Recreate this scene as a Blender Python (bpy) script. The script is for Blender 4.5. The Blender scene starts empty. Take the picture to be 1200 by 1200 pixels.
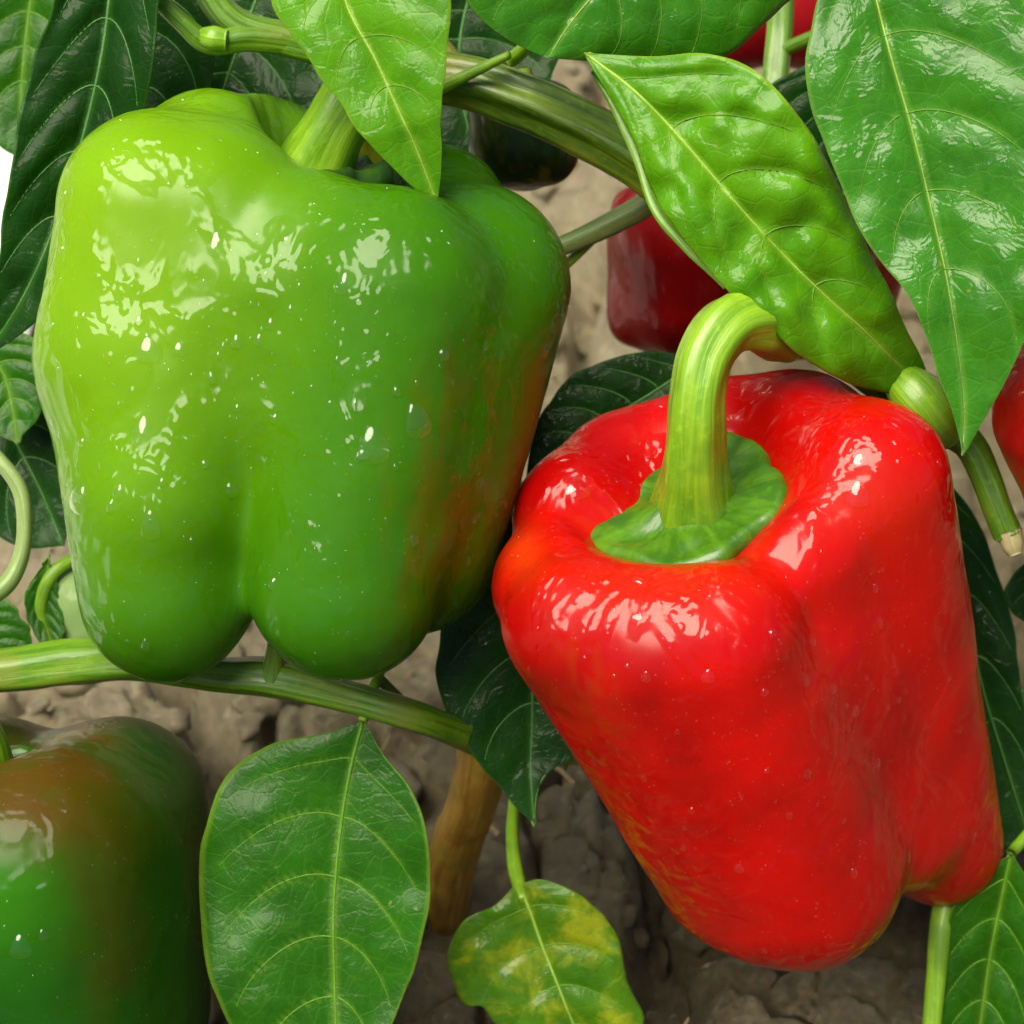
import bpy, math, random
import numpy as np
from mathutils import Vector

random.seed(7); rng = np.random.default_rng(7)
scene = bpy.context.scene
COL = scene.collection

# ------------------------------------------------------------------ camera
PITCH = math.radians(40); D0 = 0.40; W0 = 0.185; S = W0/1200; CAMH = 0.42
CP = np.array([0, 0, CAMH])
FWD = np.array([0, math.cos(PITCH), -math.sin(PITCH)])
UPV = np.array([0, math.sin(PITCH), math.cos(PITCH)])
RGT = np.array([1.0, 0, 0])
cam = bpy.data.cameras.new("camera"); cam_o = bpy.data.objects.new("camera", cam); COL.objects.link(cam_o)
cam_o.location = CP; cam_o.rotation_euler = (math.pi/2-PITCH, 0, 0)
cam.sensor_width = 36; cam.lens = 36*D0/W0
cam.clip_start = 0.01; cam.clip_end = 200
cam.dof.use_dof = True; cam.dof.focus_distance = 0.395; cam.dof.aperture_fstop = 26
scene.camera = cam_o

# ------------------------------------------------------------------ sky, sun, exposure
world = bpy.data.worlds.new("World"); scene.world = world; world.use_nodes = True
wn = world.node_tree.nodes; wl = world.node_tree.links
sky = wn.new("ShaderNodeTexSky"); sky.sky_type = 'NISHITA'; sky.sun_disc = False
SUN_EL = math.radians(66); SUN_AZ = math.radians(226)      # azimuth clockwise from +Y
sky.sun_elevation = SUN_EL; sky.sun_rotation = SUN_AZ
sky.dust_density = 3.0; sky.air_density = 1.0; sky.ozone_density = 1.0
wn["Background"].inputs[1].default_value = 0.05
wl.new(sky.outputs[0], wn["Background"].inputs[0])
sun = bpy.data.lights.new("sun", 'SUN'); sun.energy = 5.0; sun.angle = math.radians(50)
sun.color = (1.0, 0.93, 0.74)
sun_o = bpy.data.objects.new("sun", sun); COL.objects.link(sun_o)
sdir = Vector((math.sin(SUN_AZ)*math.cos(SUN_EL), math.cos(SUN_AZ)*math.cos(SUN_EL), math.sin(SUN_EL)))
sun_o.rotation_euler = sdir.to_track_quat('Z', 'Y').to_euler(); sun_o.location = (0, 0, 3)
scene.view_settings.view_transform = 'Standard'; scene.view_settings.look = 'None'
scene.view_settings.gamma = 1; scene.view_settings.exposure = 0.48
scene.view_settings.use_curve_mapping = False
cy = scene.cycles
cy.max_bounces = 6; cy.diffuse_bounces = 3; cy.glossy_bounces = 3; cy.transmission_bounces = 4; cy.transparent_max_bounces = 6
cy.caustics_reflective = False; cy.caustics_refractive = False
cy.use_adaptive_sampling = True; cy.adaptive_threshold = 0.03

# ------------------------------------------------------------------ helpers
def Q(px, py, z=0.0):
    """photo position + height z (in subject-plane pixels, towards the camera) -> world point"""
    d = D0 - z*S
    k = W0/1200*d/D0
    return CP + FWD*d + RGT*((px-600)*k) + UPV*((600-py)*k)
def G(px, py, h=0.0):
    r = FWD + RGT*((px-600)*S/D0) + UPV*((600-py)*S/D0)
    return CP + r*((h-CAMH)/r[2])
def scale_at(z): return S*(D0 - z*S)/D0

def hashf(ix, iy, iz, seed):
    n = (ix.astype(np.int64)*374761393 + iy.astype(np.int64)*668265263 + iz.astype(np.int64)*2147483647 + seed*974711) & 0xffffffff
    n = ((n ^ (n >> 13))*1274126177) & 0xffffffff
    n = ((n ^ (n >> 16))*2246822519) & 0xffffffff
    return ((n ^ (n >> 15)) & 0xffffff)/float(0xffffff)
def vnoise(x, y, z, seed=0):
    xi, yi, zi = np.floor(x), np.floor(y), np.floor(z)
    fx, fy, fz = x-xi, y-yi, z-zi
    fx, fy, fz = [f*f*f*(f*(f*6-15)+10) for f in (fx, fy, fz)]
    r = 0
    for a in (0, 1):
        for b in (0, 1):
            for c in (0, 1):
                w = (fx if a else 1-fx)*(fy if b else 1-fy)*(fz if c else 1-fz)
                r = r + w*hashf(xi+a, yi+b, zi+c, seed)
    return r*2-1
def fbm(x, y, z, oct=4, seed=0, gain=.5):
    r, a = 0, 1.0
    for i in range(oct):
        r = r + a*vnoise(x, y, z, seed+i*17); x, y, z = x*2.03+3.1, y*2.03+1.7, z*2.03+5.3; a *= gain
    return r
def worley(x, y, seed=0):
    xi, yi = np.floor(x), np.floor(y)
    best = np.full(x.shape, 9.0); second = best.copy(); hid = np.zeros(x.shape)
    z0 = np.zeros(x.shape)
    for a in (-1, 0, 1):
        for b in (-1, 0, 1):
            cx, cy = xi+a, yi+b
            d = np.hypot(cx+hashf(cx, cy, z0, seed)-x, cy+hashf(cx, cy, z0, seed+5)-y)
            h = hashf(cx, cy, z0, seed+9)
            m = d < best
            second = np.where(m, best, np.minimum(second, d)); hid = np.where(m, h, hid); best = np.where(m, d, best)
    return best, second, hid
def sm(e0, e1, x):
    t = np.clip((x-e0)/(e1-e0), 0, 1); return t*t*(3-2*t)

def mesh_obj(name, V, F, mat, parent=None, smooth=True, uv=None, cols=None, origin=None):
    V = np.asarray(V, float)
    if origin is None: origin = np.zeros(3) if parent is None else None
    o_world = np.zeros(3)
    if parent is not None: o_world = np.array(parent['_o'])
    elif origin is not None: o_world = np.array(origin)
    me = bpy.data.meshes.new(name)
    me.from_pydata((V-o_world).tolist(), [], [tuple(map(int, f)) for f in F])
    if smooth: me.polygons.foreach_set('use_smooth', [True]*len(me.polygons))
    if uv is not None:
        ul = me.uv_layers.new(name="UVMap")
        li = np.empty(len(me.loops), np.int32); me.loops.foreach_get('vertex_index', li)
        ul.data.foreach_set('uv', np.asarray(uv)[li].ravel())
    if cols:
        for k, c in cols.items():
            c = np.asarray(c, float)
            if c.ndim == 1:
                at = me.attributes.new(k, 'FLOAT', 'POINT'); at.data.foreach_set('value', c)
            else:
                at = me.attributes.new(k, 'FLOAT_COLOR', 'POINT')
                at.data.foreach_set('color', np.hstack([c, np.ones((len(c), 1))]).ravel())
    for m in (mat if isinstance(mat, (list, tuple)) else [mat]): me.materials.append(m)
    me.update()
    o = bpy.data.objects.new(name, me); COL.objects.link(o)
    o['_o'] = [float(a) for a in o_world]
    if parent is not None: o.parent = parent
    else: o.location = o_world
    return o
def empty(name, loc, label, cat, group=None):
    o = bpy.data.objects.new(name, None); COL.objects.link(o); o.location = loc
    o.empty_display_size = .01
    o['_o'] = [float(a) for a in loc]; o['label'] = label; o['category'] = cat
    if group: o['group'] = group
    return o
def tag(o, label=None, cat=None, group=None, kind=None):
    if label: o['label'] = label
    if cat: o['category'] = cat
    if group: o['group'] = group
    if kind: o['kind'] = kind
    return o

def spline(P, n):
    P = np.asarray(P, float)
    if len(P) == 2: P = np.array([P[0], (P[0]+P[1])/2, P[1]])
    E = np.vstack([2*P[0]-P[1], P, 2*P[-1]-P[-2]])
    out = []
    m = 24
    for i in range(len(P)-1):
        p0, p1, p2, p3 = E[i:i+4]
        t = np.linspace(0, 1, m, endpoint=False)[:, None]
        out.append(.5*((2*p1)+(-p0+p2)*t+(2*p0-5*p1+4*p2-p3)*t*t+(-p0+3*p1-3*p2+p3)*t**3))
    out.append(P[-1:]); C = np.vstack(out)
    L = np.r_[0, np.cumsum(np.linalg.norm(np.diff(C[:, :3], axis=0), axis=1))]
    s = np.linspace(0, L[-1], n)
    return np.stack([np.interp(s, L, C[:, k]) for k in range(C.shape[1])], 1)

# ------------------------------------------------------------------ materials
class NT:
    def __init__(s, name):
        s.m = bpy.data.materials.new(name); s.m.use_nodes = True
        s.t = s.m.node_tree; s.t.nodes.clear()
    def n(s, typ, ins=None, **kw):
        nd = s.t.nodes.new(typ)
        for k, v in kw.items(): setattr(nd, k, v)
        for k, v in (ins or {}).items():
            i = nd.inputs[k]
            if isinstance(v, bpy.types.NodeSocket): s.t.links.new(v, i)
            else:
                if isinstance(v, tuple) and len(v) == 3 and i.type == 'RGBA': v = v+(1,)
                i.default_value = v
        return nd
    def math(s, op, a, b=0.0, clamp=False):
        return s.n('ShaderNodeMath', {0: a, 1: b}, operation=op, use_clamp=clamp).outputs[0]
    def mix(s, f, a, b, blend='MIX'):
        nd = s.n('ShaderNodeMix', {0: f, 6: a, 7: b}, data_type='RGBA', blend_type=blend); return nd.outputs[2]
    def noise(s, vec, scale, detail=4, rough=.5, dist=0):
        return s.n('ShaderNodeTexNoise', {'Vector': vec, 'Scale': scale, 'Detail': detail, 'Roughness': rough, 'Distortion': dist}).outputs[0]
    def ramp(s, f, a, b, lo=0.0, hi=1.0):
        return s.n('ShaderNodeMapRange', {0: f, 1: a, 2: b, 3: lo, 4: hi}, interpolation_type='SMOOTHSTEP').outputs[0]
    def bump(s, h, strength, dist, normal=None):
        d = {'Height': h, 'Strength': strength, 'Distance': dist}
        if normal: d['Normal'] = normal
        return s.n('ShaderNodeBump', d).outputs[0]
    def out(s, sh): s.n('ShaderNodeOutputMaterial', {'Surface': sh}); return s.m

def pepper_mat(name, wet=1.0, sss=(1, .1, .02), rough=.42, cw=.6, cmin=.06):
    t = NT(name)
    co = t.n('ShaderNodeTexCoord').outputs['Object']
    at = t.n('ShaderNodeAttribute', attribute_name='tint').outputs['Color']
    n1 = t.noise(co, 260, 5, .6)
    n2 = t.noise(co, 60, 4)
    c = t.mix(t.ramp(n2, .3, .7, 0, .35), at, t.mix(1.0, at, (.72, .74, .7), 'MULTIPLY'))
    spk = t.n('ShaderNodeTexVoronoi', {'Vector': co, 'Scale': 900.0}).outputs['Distance']
    c = t.mix(t.math('MULTIPLY', t.ramp(spk, .0, 0.25, .12, 0), t.ramp(n1, .5, .65)), c, (.75, .75, .45))
    # water film: patches of beads and run-off give relief to the clear coat only
    mp = t.n('ShaderNodeMapping', {'Vector': co, 'Scale': (1, 1, .75)}).outputs[0]
    w1 = t.noise(mp, 60, 3, .6, .4)
    w2 = t.noise(mp, 150, 2, .5, .8)
    wetm = t.ramp(w1, .40, .56)
    beads = t.n('ShaderNodeTexVoronoi', {'Vector': mp, 'Scale': 330.0, 'Randomness': 1.0}, feature='SMOOTH_F1').outputs['Distance']
    bead = t.ramp(beads, .12, .36, 1, 0)
    h = t.math('MULTIPLY', wetm, t.math('ADD', t.math('ADD', t.math('MULTIPLY', w2, 1.5), .45), t.math('MULTIPLY', bead, .35)))
    h = t.math('ADD', h, t.math('MULTIPLY', t.noise(mp, 70, 1, .4), .9))
    cn = t.bump(h, 1.0, .00062*wet)
    bn = t.bump(t.math('ADD', n1, t.math('MULTIPLY', n2, 2.0)), .07, .0006)
    cr = t.ramp(w1, .38, .6, .26, cmin)
    b = t.n('ShaderNodeBsdfPrincipled', {'Base Color': c, 'Roughness': rough, 'Subsurface Weight': .15,
        'Subsurface Radius': sss, 'Subsurface Scale': .004, 'Coat Weight': cw*wet, 'Coat Roughness': cr,
        'Coat Normal': cn, 'Normal': bn, 'Coat IOR': 1.48, 'Specular IOR Level': .06})
    return t.out(b.outputs[0])

def leaf_mat(name, c1, c2, vein, rough=.36, coat=.4, trans=.3, tcol=(.2, .5, .01), yellow=0.0, wet=.6, under=False, spec=.18):
    t = NT(name)
    uv = t.n('ShaderNodeTexCoord').outputs['UV']
    co = t.n('ShaderNodeTexCoord').outputs['Object']
    va = t.n('ShaderNodeAttribute', attribute_name='vein').outputs['Fac']
    n1 = t.noise(co, 90, 5, .6); n2 = t.noise(co, 420, 4, .6)
    c = t.mix(t.ramp(n1, .3, .7), c1+(1,), c2+(1,))
    c = t.mix(t.ramp(n2, .45, .8, 0, .4), c, tuple(min(1, a*1.7+.004) for a in c1)+(1,))
    ve = t.n('ShaderNodeTexVoronoi', {'Vector': co, 'Scale': 260.0}, feature='DISTANCE_TO_EDGE').outputs['Distance']
    net = t.ramp(ve, .0, .09, 1, 0)
    vb = t.n('ShaderNodeTexVoronoi', {'Vector': co, 'Scale': 620.0}, feature='DISTANCE_TO_EDGE').outputs['Distance']
    net2 = t.ramp(vb, .0, .12, 1, 0)
    c = t.mix(t.math('MULTIPLY', t.math('ADD', net, t.math('MULTIPLY', net2, .5)), .03), c, vein+(1,))
    if yellow > 0:
        y = t.noise(co, 110, 5, .65, .5)
        c = t.mix(t.ramp(y, .46, .72, 0, .8), c, (.34, .36, .012, 1))
        c = t.mix(t.ramp(t.noise(co, 140, 3), .69, .74, 0, .6), c, (.28, .16, .01, 1))
    else:
        sp = t.noise(co, 330, 2, .5)
        c = t.mix(t.ramp(sp, .74, .79, 0, .6), c, (.3, .28, .06, 1))
    c = t.mix(t.math('MULTIPLY', va, .8), c, vein+(1,))
    h = t.math('ADD', t.math('MULTIPLY', n2, .5), t.math('ADD', t.math('MULTIPLY', net, -.6), t.math('MULTIPLY', net2, -.25)))
    bn = t.bump(h, .2, .0004)
    w1 = t.noise(co, 120, 3, .6, 1.0)
    bd = t.n('ShaderNodeTexVoronoi', {'Vector': co, 'Scale': 420.0}).outputs['Distance']
    bead = t.math('MULTIPLY', t.ramp(bd, .0, .35, 1, 0), t.ramp(w1, .5, .6))
    cn = t.bump(t.math('ADD', t.math('ADD', t.math('MULTIPLY', t.ramp(w1, .42, .62), 1.8), t.math('MULTIPLY', bead, .4)), t.math('MULTIPLY', h, .12)), .5*wet, .0006)
    b = t.n('ShaderNodeBsdfPrincipled', {'Base Color': c, 'Roughness': rough if not under else .6, 'Normal': bn,
        'Coat Weight': coat if not under else 0.05, 'Coat Roughness': t.ramp(w1, .4, .6, .3, .08), 'Coat Normal': cn,
        'Specular IOR Level': spec})
    tr = t.n('ShaderNodeBsdfTranslucent', {'Color': t.mix(.5, tcol+(1,), t.mix(1.0, c, (3, 3, 3, 1), 'MULTIPLY')), 'Normal': bn})
    mx = t.n('ShaderNodeMixShader', {0: trans, 1: b.outputs[0], 2: tr.outputs[0]})
    return t.out(mx.outputs[0])

def stem_mat(name, c1, c2, c3=None, rough=.4, coat=.3, k=1.0):
    t = NT(name)
    uv = t.n('ShaderNodeTexCoord').outputs['UV']; co = t.n('ShaderNodeTexCoord').outputs['Object']
    mp = t.n('ShaderNodeMapping', {'Vector': uv, 'Scale': (22, 1.6, 1)}).outputs[0]
    st = t.noise(mp, 1.0, 4, .6, .3)
    n2 = t.noise(co, 500, 4, .65)
    n3 = t.noise(co, 70, 3)
    c = t.mix(t.ramp(st, .35, .68), c1+(1,), c2+(1,))
    c = t.mix(t.ramp(n2, .5, .85, 0, .45), c, tuple(min(1, a*1.6) for a in c2)+(1,))
    if c3: c = t.mix(t.ramp(n3, .48, .66, 0, .8), c, c3+(1,))
    bn = t.bump(t.math('ADD', st, t.math('MULTIPLY', n2, .35)), .35*k, .0008)
    b = t.n('ShaderNodeBsdfPrincipled', {'Base Color': c, 'Roughness': rough, 'Normal': bn, 'Coat Weight': coat,
        'Coat Roughness': .15, 'Subsurface Weight': .12, 'Subsurface Radius': (.5, 1, .2), 'Subsurface Scale': .002})
    return t.out(b.outputs[0])

M_pep = pepper_mat('wet_pepper_skin', cw=.72, cmin=.08)
M_pepg = pepper_mat('wet_green_pepper_skin', sss=(.4, 1, .05))
M_pepb = pepper_mat('damp_pepper_skin', wet=.5, cmin=.12)
M_leaf_mid = leaf_mat('leaf_mid_green', (.012, .078, .001), (.02, .12, .0015), (.28, .44, .05), trans=.2, coat=.14)
M_leaf_light = leaf_mat('leaf_light_green', (.06, .23, .002), (.11, .32, .003), (.42, .58, .06), trans=.3)
M_leaf_blue = leaf_mat('leaf_cool_green', (.025, .15, .004), (.045, .22, .007), (.30, .50, .12), trans=.25, coat=.65, rough=.3)
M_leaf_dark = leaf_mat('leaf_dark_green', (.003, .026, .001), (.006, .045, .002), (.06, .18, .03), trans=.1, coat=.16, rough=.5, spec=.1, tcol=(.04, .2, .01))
M_leaf_yel = leaf_mat('leaf_yellowing', (.035, .13, .003), (.08, .2, .004), (.16, .26, .03), trans=.25, yellow=1.0)
M_under = leaf_mat('leaf_underside', (.12, .28, .05), (.16, .36, .07), (.35, .5, .18), trans=.3, under=True)
M_vein = stem_mat('leaf_vein', (.20, .38, .03), (.34, .52, .07), coat=.2)
M_veinlat = stem_mat('leaf_side_vein', (.07, .22, .006), (.12, .31, .012), coat=.2)
M_veindk = stem_mat('leaf_vein_dark', (.05, .17, .03), (.09, .26, .06), coat=.2)
M_stem = stem_mat('green_stem', (.05, .15, .004), (.15, .30, .010), (.16, .22, .02))
M_stemd = stem_mat('dark_green_stem', (.045, .11, .004), (.15, .25, .012), (.19, .18, .012))
M_pale = stem_mat('pale_green_stalk', (.12, .29, .006), (.25, .43, .015), (.09, .2, .006), k=1.0)
M_grey = stem_mat('greyish_stalk', (.16, .25, .07), (.26, .36, .12), k=.6, coat=.1)
M_wood = stem_mat('brown_woody_stem', (.36, .17, .02), (.6, .34, .05), (.32, .24, .03), rough=.55, coat=.05)
M_calyx = stem_mat('calyx_green', (.03, .115, .003), (.08, .21, .006), (.02, .07, .004))
M_roll = stem_mat('rolled_leaf_edge', (.10, .26, .01), (.20, .38, .03), k=.5)
M_straw = stem_mat('dry_straw', (.35, .25, .12), (.55, .42, .22), rough=.7, coat=0)
M_cut = stem_mat('dry_stalk_tip', (.45, .40, .18), (.6, .52, .3), rough=.7, coat=0)

def water_mat():
    t = NT('water_drop')
    fr = t.n('ShaderNodeFresnel', {'IOR': 1.5})
    gl = t.n('ShaderNodeBsdfGlossy', {'Roughness': .06, 'Color': (1, 1, 1, 1)})
    tr = t.n('ShaderNodeBsdfTransparent', {'Color': (1, 1, 1, 1)})
    bf = t.n('ShaderNodeNewGeometry').outputs['Backfacing']
    f = t.math('MULTIPLY', t.math('MULTIPLY', fr.outputs[0], 1.4, True), t.math('SUBTRACT', 1.0, bf))
    return t.out(t.n('ShaderNodeMixShader', {0: f, 1: tr.outputs[0], 2: gl.outputs[0]}).outputs[0])
M_water = water_mat()

def soil_mat(name, dark=1.0):
    t = NT(name)
    co = t.n('ShaderNodeTexCoord').outputs['Object']
    a = t.noise(co, 14, 5, .6); b_ = t.noise(co, 130, 6, .7); c_ = t.noise(co, 900, 4, .7)
    c = t.mix(t.ramp(a, .38, .62), (.56*dark, .46*dark, .28*dark, 1), (.80*dark, .69*dark, .47*dark, 1))
    c = t.mix(t.ramp(b_, .4, .75, 0, .7), c, (.80*dark, .69*dark, .47*dark, 1))
    c = t.mix(t.ramp(b_, .38, .22, 0, .6), c, (.10, .075, .045, 1))
    c = t.mix(t.ramp(c_, .62, .8, 0, .5), c, (.6*dark, .52*dark, .4*dark, 1))
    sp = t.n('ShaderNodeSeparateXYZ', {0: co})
    damp_shade = t.math('ADD', t.math('ADD', sp.outputs[1], t.math('MULTIPLY', sp.outputs[0], -.55)), t.math('MULTIPLY', t.noise(co, 9, 5, .65), .30))
    c = t.mix(t.ramp(damp_shade, .44, .60, .9, 0), c, t.mix(1.0, c, (.50, .45, .37, 1), 'MULTIPLY'))  # soil darker near the plants: damp, with their shade painted in as well
    ht = t.math('ADD', t.math('MULTIPLY', b_, 2.0), t.math('MULTIPLY', c_, .5))
    v1 = t.n('ShaderNodeTexVoronoi', {'Vector': t.n('ShaderNodeVectorMath', {0: co, 1: t.n('ShaderNodeTexNoise', {'Vector': co, 'Scale': 70.0}).outputs[1]}, operation='ADD').outputs[0], 'Scale': 190.0}).outputs
    v2 = t.n('ShaderNodeTexVoronoi', {'Vector': co, 'Scale': 520.0}).outputs
    ht = t.math('ADD', ht, t.math('ADD', t.math('MULTIPLY', v1[0], -1.1), t.math('MULTIPLY', v2[0], -.7)))
    bn = t.bump(ht, 1.0, .0015)
    c = t.mix(.16, c, t.mix(1.0, t.mix(.6, v2[1], v2[0]), (1, .86, .6, 1), 'MULTIPLY'))
    s = t.n('ShaderNodeBsdfPrincipled', {'Base Color': c, 'Roughness': .9, 'Specular IOR Level': .2, 'Normal': bn})
    return t.out(s.outputs[0])
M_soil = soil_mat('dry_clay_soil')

# ------------------------------------------------------------------ generic builders
def grid_faces(nu, nv, closed=False):
    F = []
    for i in range(nu-1):
        for j in range(nv if closed else nv-1):
            j2 = (j+1) % nv
            F.append((i*nv+j, (i+1)*nv+j, (i+1)*nv+j2, i*nv+j2))
    return F

def tube(name, pts, mat, parent=None, n=40, seg=20, ridges=5, ridge=.05, bump=.04, world=False, seed=0, flat=1.0, ends=(True, True)):
    """pts: (px, py, z, radius_px), or world points with metre radii"""
    pts = np.array(pts, float)
    if not world:
        W = np.array([Q(p[0], p[1], p[2]) for p in pts]); R = np.array([p[3]*scale_at(p[2]) for p in pts])
    else: W, R = pts[:, :3], pts[:, 3]
    C = spline(np.hstack([W, R[:, None]]), n)
    P, R = C[:, :3], C[:, 3]
    T = np.gradient(P, axis=0); T /= np.linalg.norm(T, axis=1)[:, None]+1e-12
    ref = np.array([.3, -.5, .8]) if abs(T[0][2]) < .8 else np.array([1, .2, 0])
    N = np.zeros_like(P); v = ref - T[0]*ref.dot(T[0]); v /= np.linalg.norm(v)
    for i in range(n):
        v = v - T[i]*v.dot(T[i]); v /= np.linalg.norm(v); N[i] = v
    B = np.cross(T, N)
    L = np.r_[0, np.cumsum(np.linalg.norm(np.diff(P, axis=0), axis=1))]
    th = np.linspace(0, 2*np.pi, seg, endpoint=False)
    V = []; UV = []
    for i in range(n):
        rr = R[i]*(1+ridge*np.cos(ridges*th+.8*math.sin(i*.12+seed)) + bump*vnoise(np.cos(th)*1.5+seed, np.sin(th)*1.5, np.full(seg, L[i]*180.0), seed))
        V.append(P[i]+N[i]*(rr*np.cos(th)*flat)[:, None]+B[i]*(rr*np.sin(th))[:, None])
        UV += [(a/(2*np.pi), L[i]*25) for a in th]
    V = np.vstack(V); F = grid_faces(n, seg, True); UV = list(UV)
    for e, i, sgn in ((0, 0, -1), (1, n-1, 1)):
        if ends[e]:
            V = np.vstack([V, P[i]+T[i]*sgn*R[i]*.35]); UV.append((0, 0)); k = len(V)-1
            for j in range(seg):
                a, b = i*seg+j, i*seg+(j+1) % seg
                F.append((a, b, k) if sgn > 0 else (b, a, k))
    return mesh_obj(name, V, F, mat, parent, uv=UV)

def leaf(plant, left, mid, right, z0, gx=0.0, gy=0.0, mat=None, fold=14, puff=5, wave=6, nv=7, seed=0, label=None,
         curl=(0, 0), veins=True, vmat=None, petiole=None, vr=1.0, under=None, slope=.26, sag=0.0, zmid=None, name='leaf', mr=2.3, tipbase=0.0):
    """outline polylines in photo px; height plane z0 + gx,gy; rib folded; puffed between veins; real thickness"""
    nu, nw = 84, 20
    lft, md, rgt = [spline(np.array(a, float), nu) for a in (left, mid, right)]
    cx, cy = md[:, 0].mean(), md[:, 1].mean()
    u = np.linspace(0, 1, nu)
    vv = np.linspace(-1, 1, 2*nw+1)
    U, Vv = np.meshgrid(u, vv, indexing='ij')
    av = np.abs(Vv)
    X = np.where(Vv < 0, md[:, 0:1]+(lft[:, 0:1]-md[:, 0:1])*av, md[:, 0:1]+(rgt[:, 0:1]-md[:, 0:1])*av)
    Y = np.where(Vv < 0, md[:, 1:2]+(lft[:, 1:2]-md[:, 1:2])*av, md[:, 1:2]+(rgt[:, 1:2]-md[:, 1:2])*av)
    wl_, wr_ = [np.hypot(md[:, 0]-e[:, 0], md[:, 1]-e[:, 1])[:, None] for e in (lft, rgt)]
    wid = np.where(Vv < 0, wl_, wr_); wn_ = wid/(max(wl_.max(), wr_.max())+1e-6)
    Z = z0+gx*(X-cx)+gy*(Y-cy)
    Z += -fold*(1-av)**1.6*wn_
    Z += sag*(U**2)
    if zmid is not None: Z += np.interp(U, np.linspace(0, 1, len(zmid)), zmid)
    Z += np.where(Vv < 0, curl[0], curl[1])*wn_*np.clip(av-.45, 0, 1)**2/.3
    phi = U - slope*av**1.7*(.5+.5*wn_)
    k = phi*nv+.35
    fr = np.abs(k-np.round(k))
    pf = (np.sin(np.pi*np.clip(fr*2, 0, 1)/2)**.7)*(1-av**4)*(1-np.exp(-av*9))*wn_
    Z += puff*pf*(.6+.6*hashf(np.round(k-.5)+50, np.sign(Vv)+3, Z*0, seed+1))
    Z += wave*fbm(X/130.+seed, Y/130., Z*0+seed*3.3, 2, seed)*(.3+av)*np.clip(wn_*2, 0, 1)
    Z += puff*.45*vnoise(X/28., Y/28., Z*0+seed, seed)*np.clip(wn_*2, 0, 1)
    # ragged margin
    Xe = X + av**6*3.0*vnoise(U*14+seed, Vv, Z*0, seed+3)
    Pm = np.array([Q(a, b, c) for a, b, c in zip(Xe.ravel(), Y.ravel(), Z.ravel())])
    near_lat = (np.round(k)-.35 < .74*nv)*np.exp(-(fr/nv*1200*.55/2.4)**2)*(1-av**3)
    near_mid = .35*np.exp(-(av*wid/4.0)**2)
    edge = .55*sm(.965, 1.0, av)
    vein = np.clip(np.maximum(np.maximum(near_lat*.30, near_mid), edge), 0, 1)
    F = grid_faces(nu, 2*nw+1)
    F = [f[::-1] for f in F] if False else F
    uv = np.stack([U.ravel(), (Vv.ravel()+1)/2], 1)
    a, b, c, _ = [Pm[i] for i in F[len(F)//2]]
    nrm = np.cross(b-a, c-a)
    if nrm.dot(FWD) > 0: F = [f[::-1] for f in F]
    o = mesh_obj(name, Pm, F, [mat, under or M_under], plant, uv=uv, cols={'vein': vein.ravel()})
    if label: o['label'] = label
    md_ = o.modifiers.new('thickness', 'SOLIDIFY'); md_.thickness = .00035; md_.offset = -1; md_.material_offset = 1
    sc = scale_at(z0)
    vm = vmat or (M_veinlat if mat is M_leaf_mid else M_vein)
    G3 = Pm.reshape(nu, 2*nw+1, 3)
    nrmv = -FWD
    # midrib
    pts = [list(G3[i, nw]+nrmv*sc*.2)+[sc*mr*(1.0-.78*(i/(nu-1)))] for i in range(0, nu, 3)]
    if veins:
        tube('midrib', pts, vm, o, n=50, seg=8, ridge=0, bump=.05, world=True, seed=seed)
        for kk in range(0, nv+1):
            t0 = (kk-.35)/nv
            if t0 < .03 or t0 > .74: continue
            for sgn in (-1, 1):
                pp = []
                for q in np.linspace(0.0, .86, 11):
                    tt = t0
                    for _ in range(4):
                        i0 = min(nu-1, max(0, int(round(tt*(nu-1)))))
                        tt = t0+slope*q**1.7*(.5+.5*wn_[i0, nw+int(sgn*nw)])
                    if tt > .985: break
                    fi = tt*(nu-1); i0 = int(fi); ff = fi-i0; fj = nw+sgn*q*nw; j0 = int(math.floor(fj)); fg = fj-j0
                    i1, j1 = min(nu-1, i0+1), min(2*nw, j0+1)
                    p = (G3[i0, j0]*(1-ff)+G3[i1, j0]*ff)*(1-fg)+(G3[i0, j1]*(1-ff)+G3[i1, j1]*ff)*fg
                    pp.append(list(p+nrmv*sc*.1)+[sc*vr*(1-.75*q)])
                if len(pp) > 4: tube('vein', pp, M_veinlat if vmat is None else vm, o, n=20, seg=6, ridge=0, bump=0, world=True)
    if petiole is not None:
        tube('petiole', petiole, M_pale if vmat is None else M_stem, o, n=30, seg=12, ridges=3, seed=seed)
    return o

def smin(ds, k):
    m = ds.min(0)
    return m - k*np.log(np.exp(-(ds-m)/k).sum(0))

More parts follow.
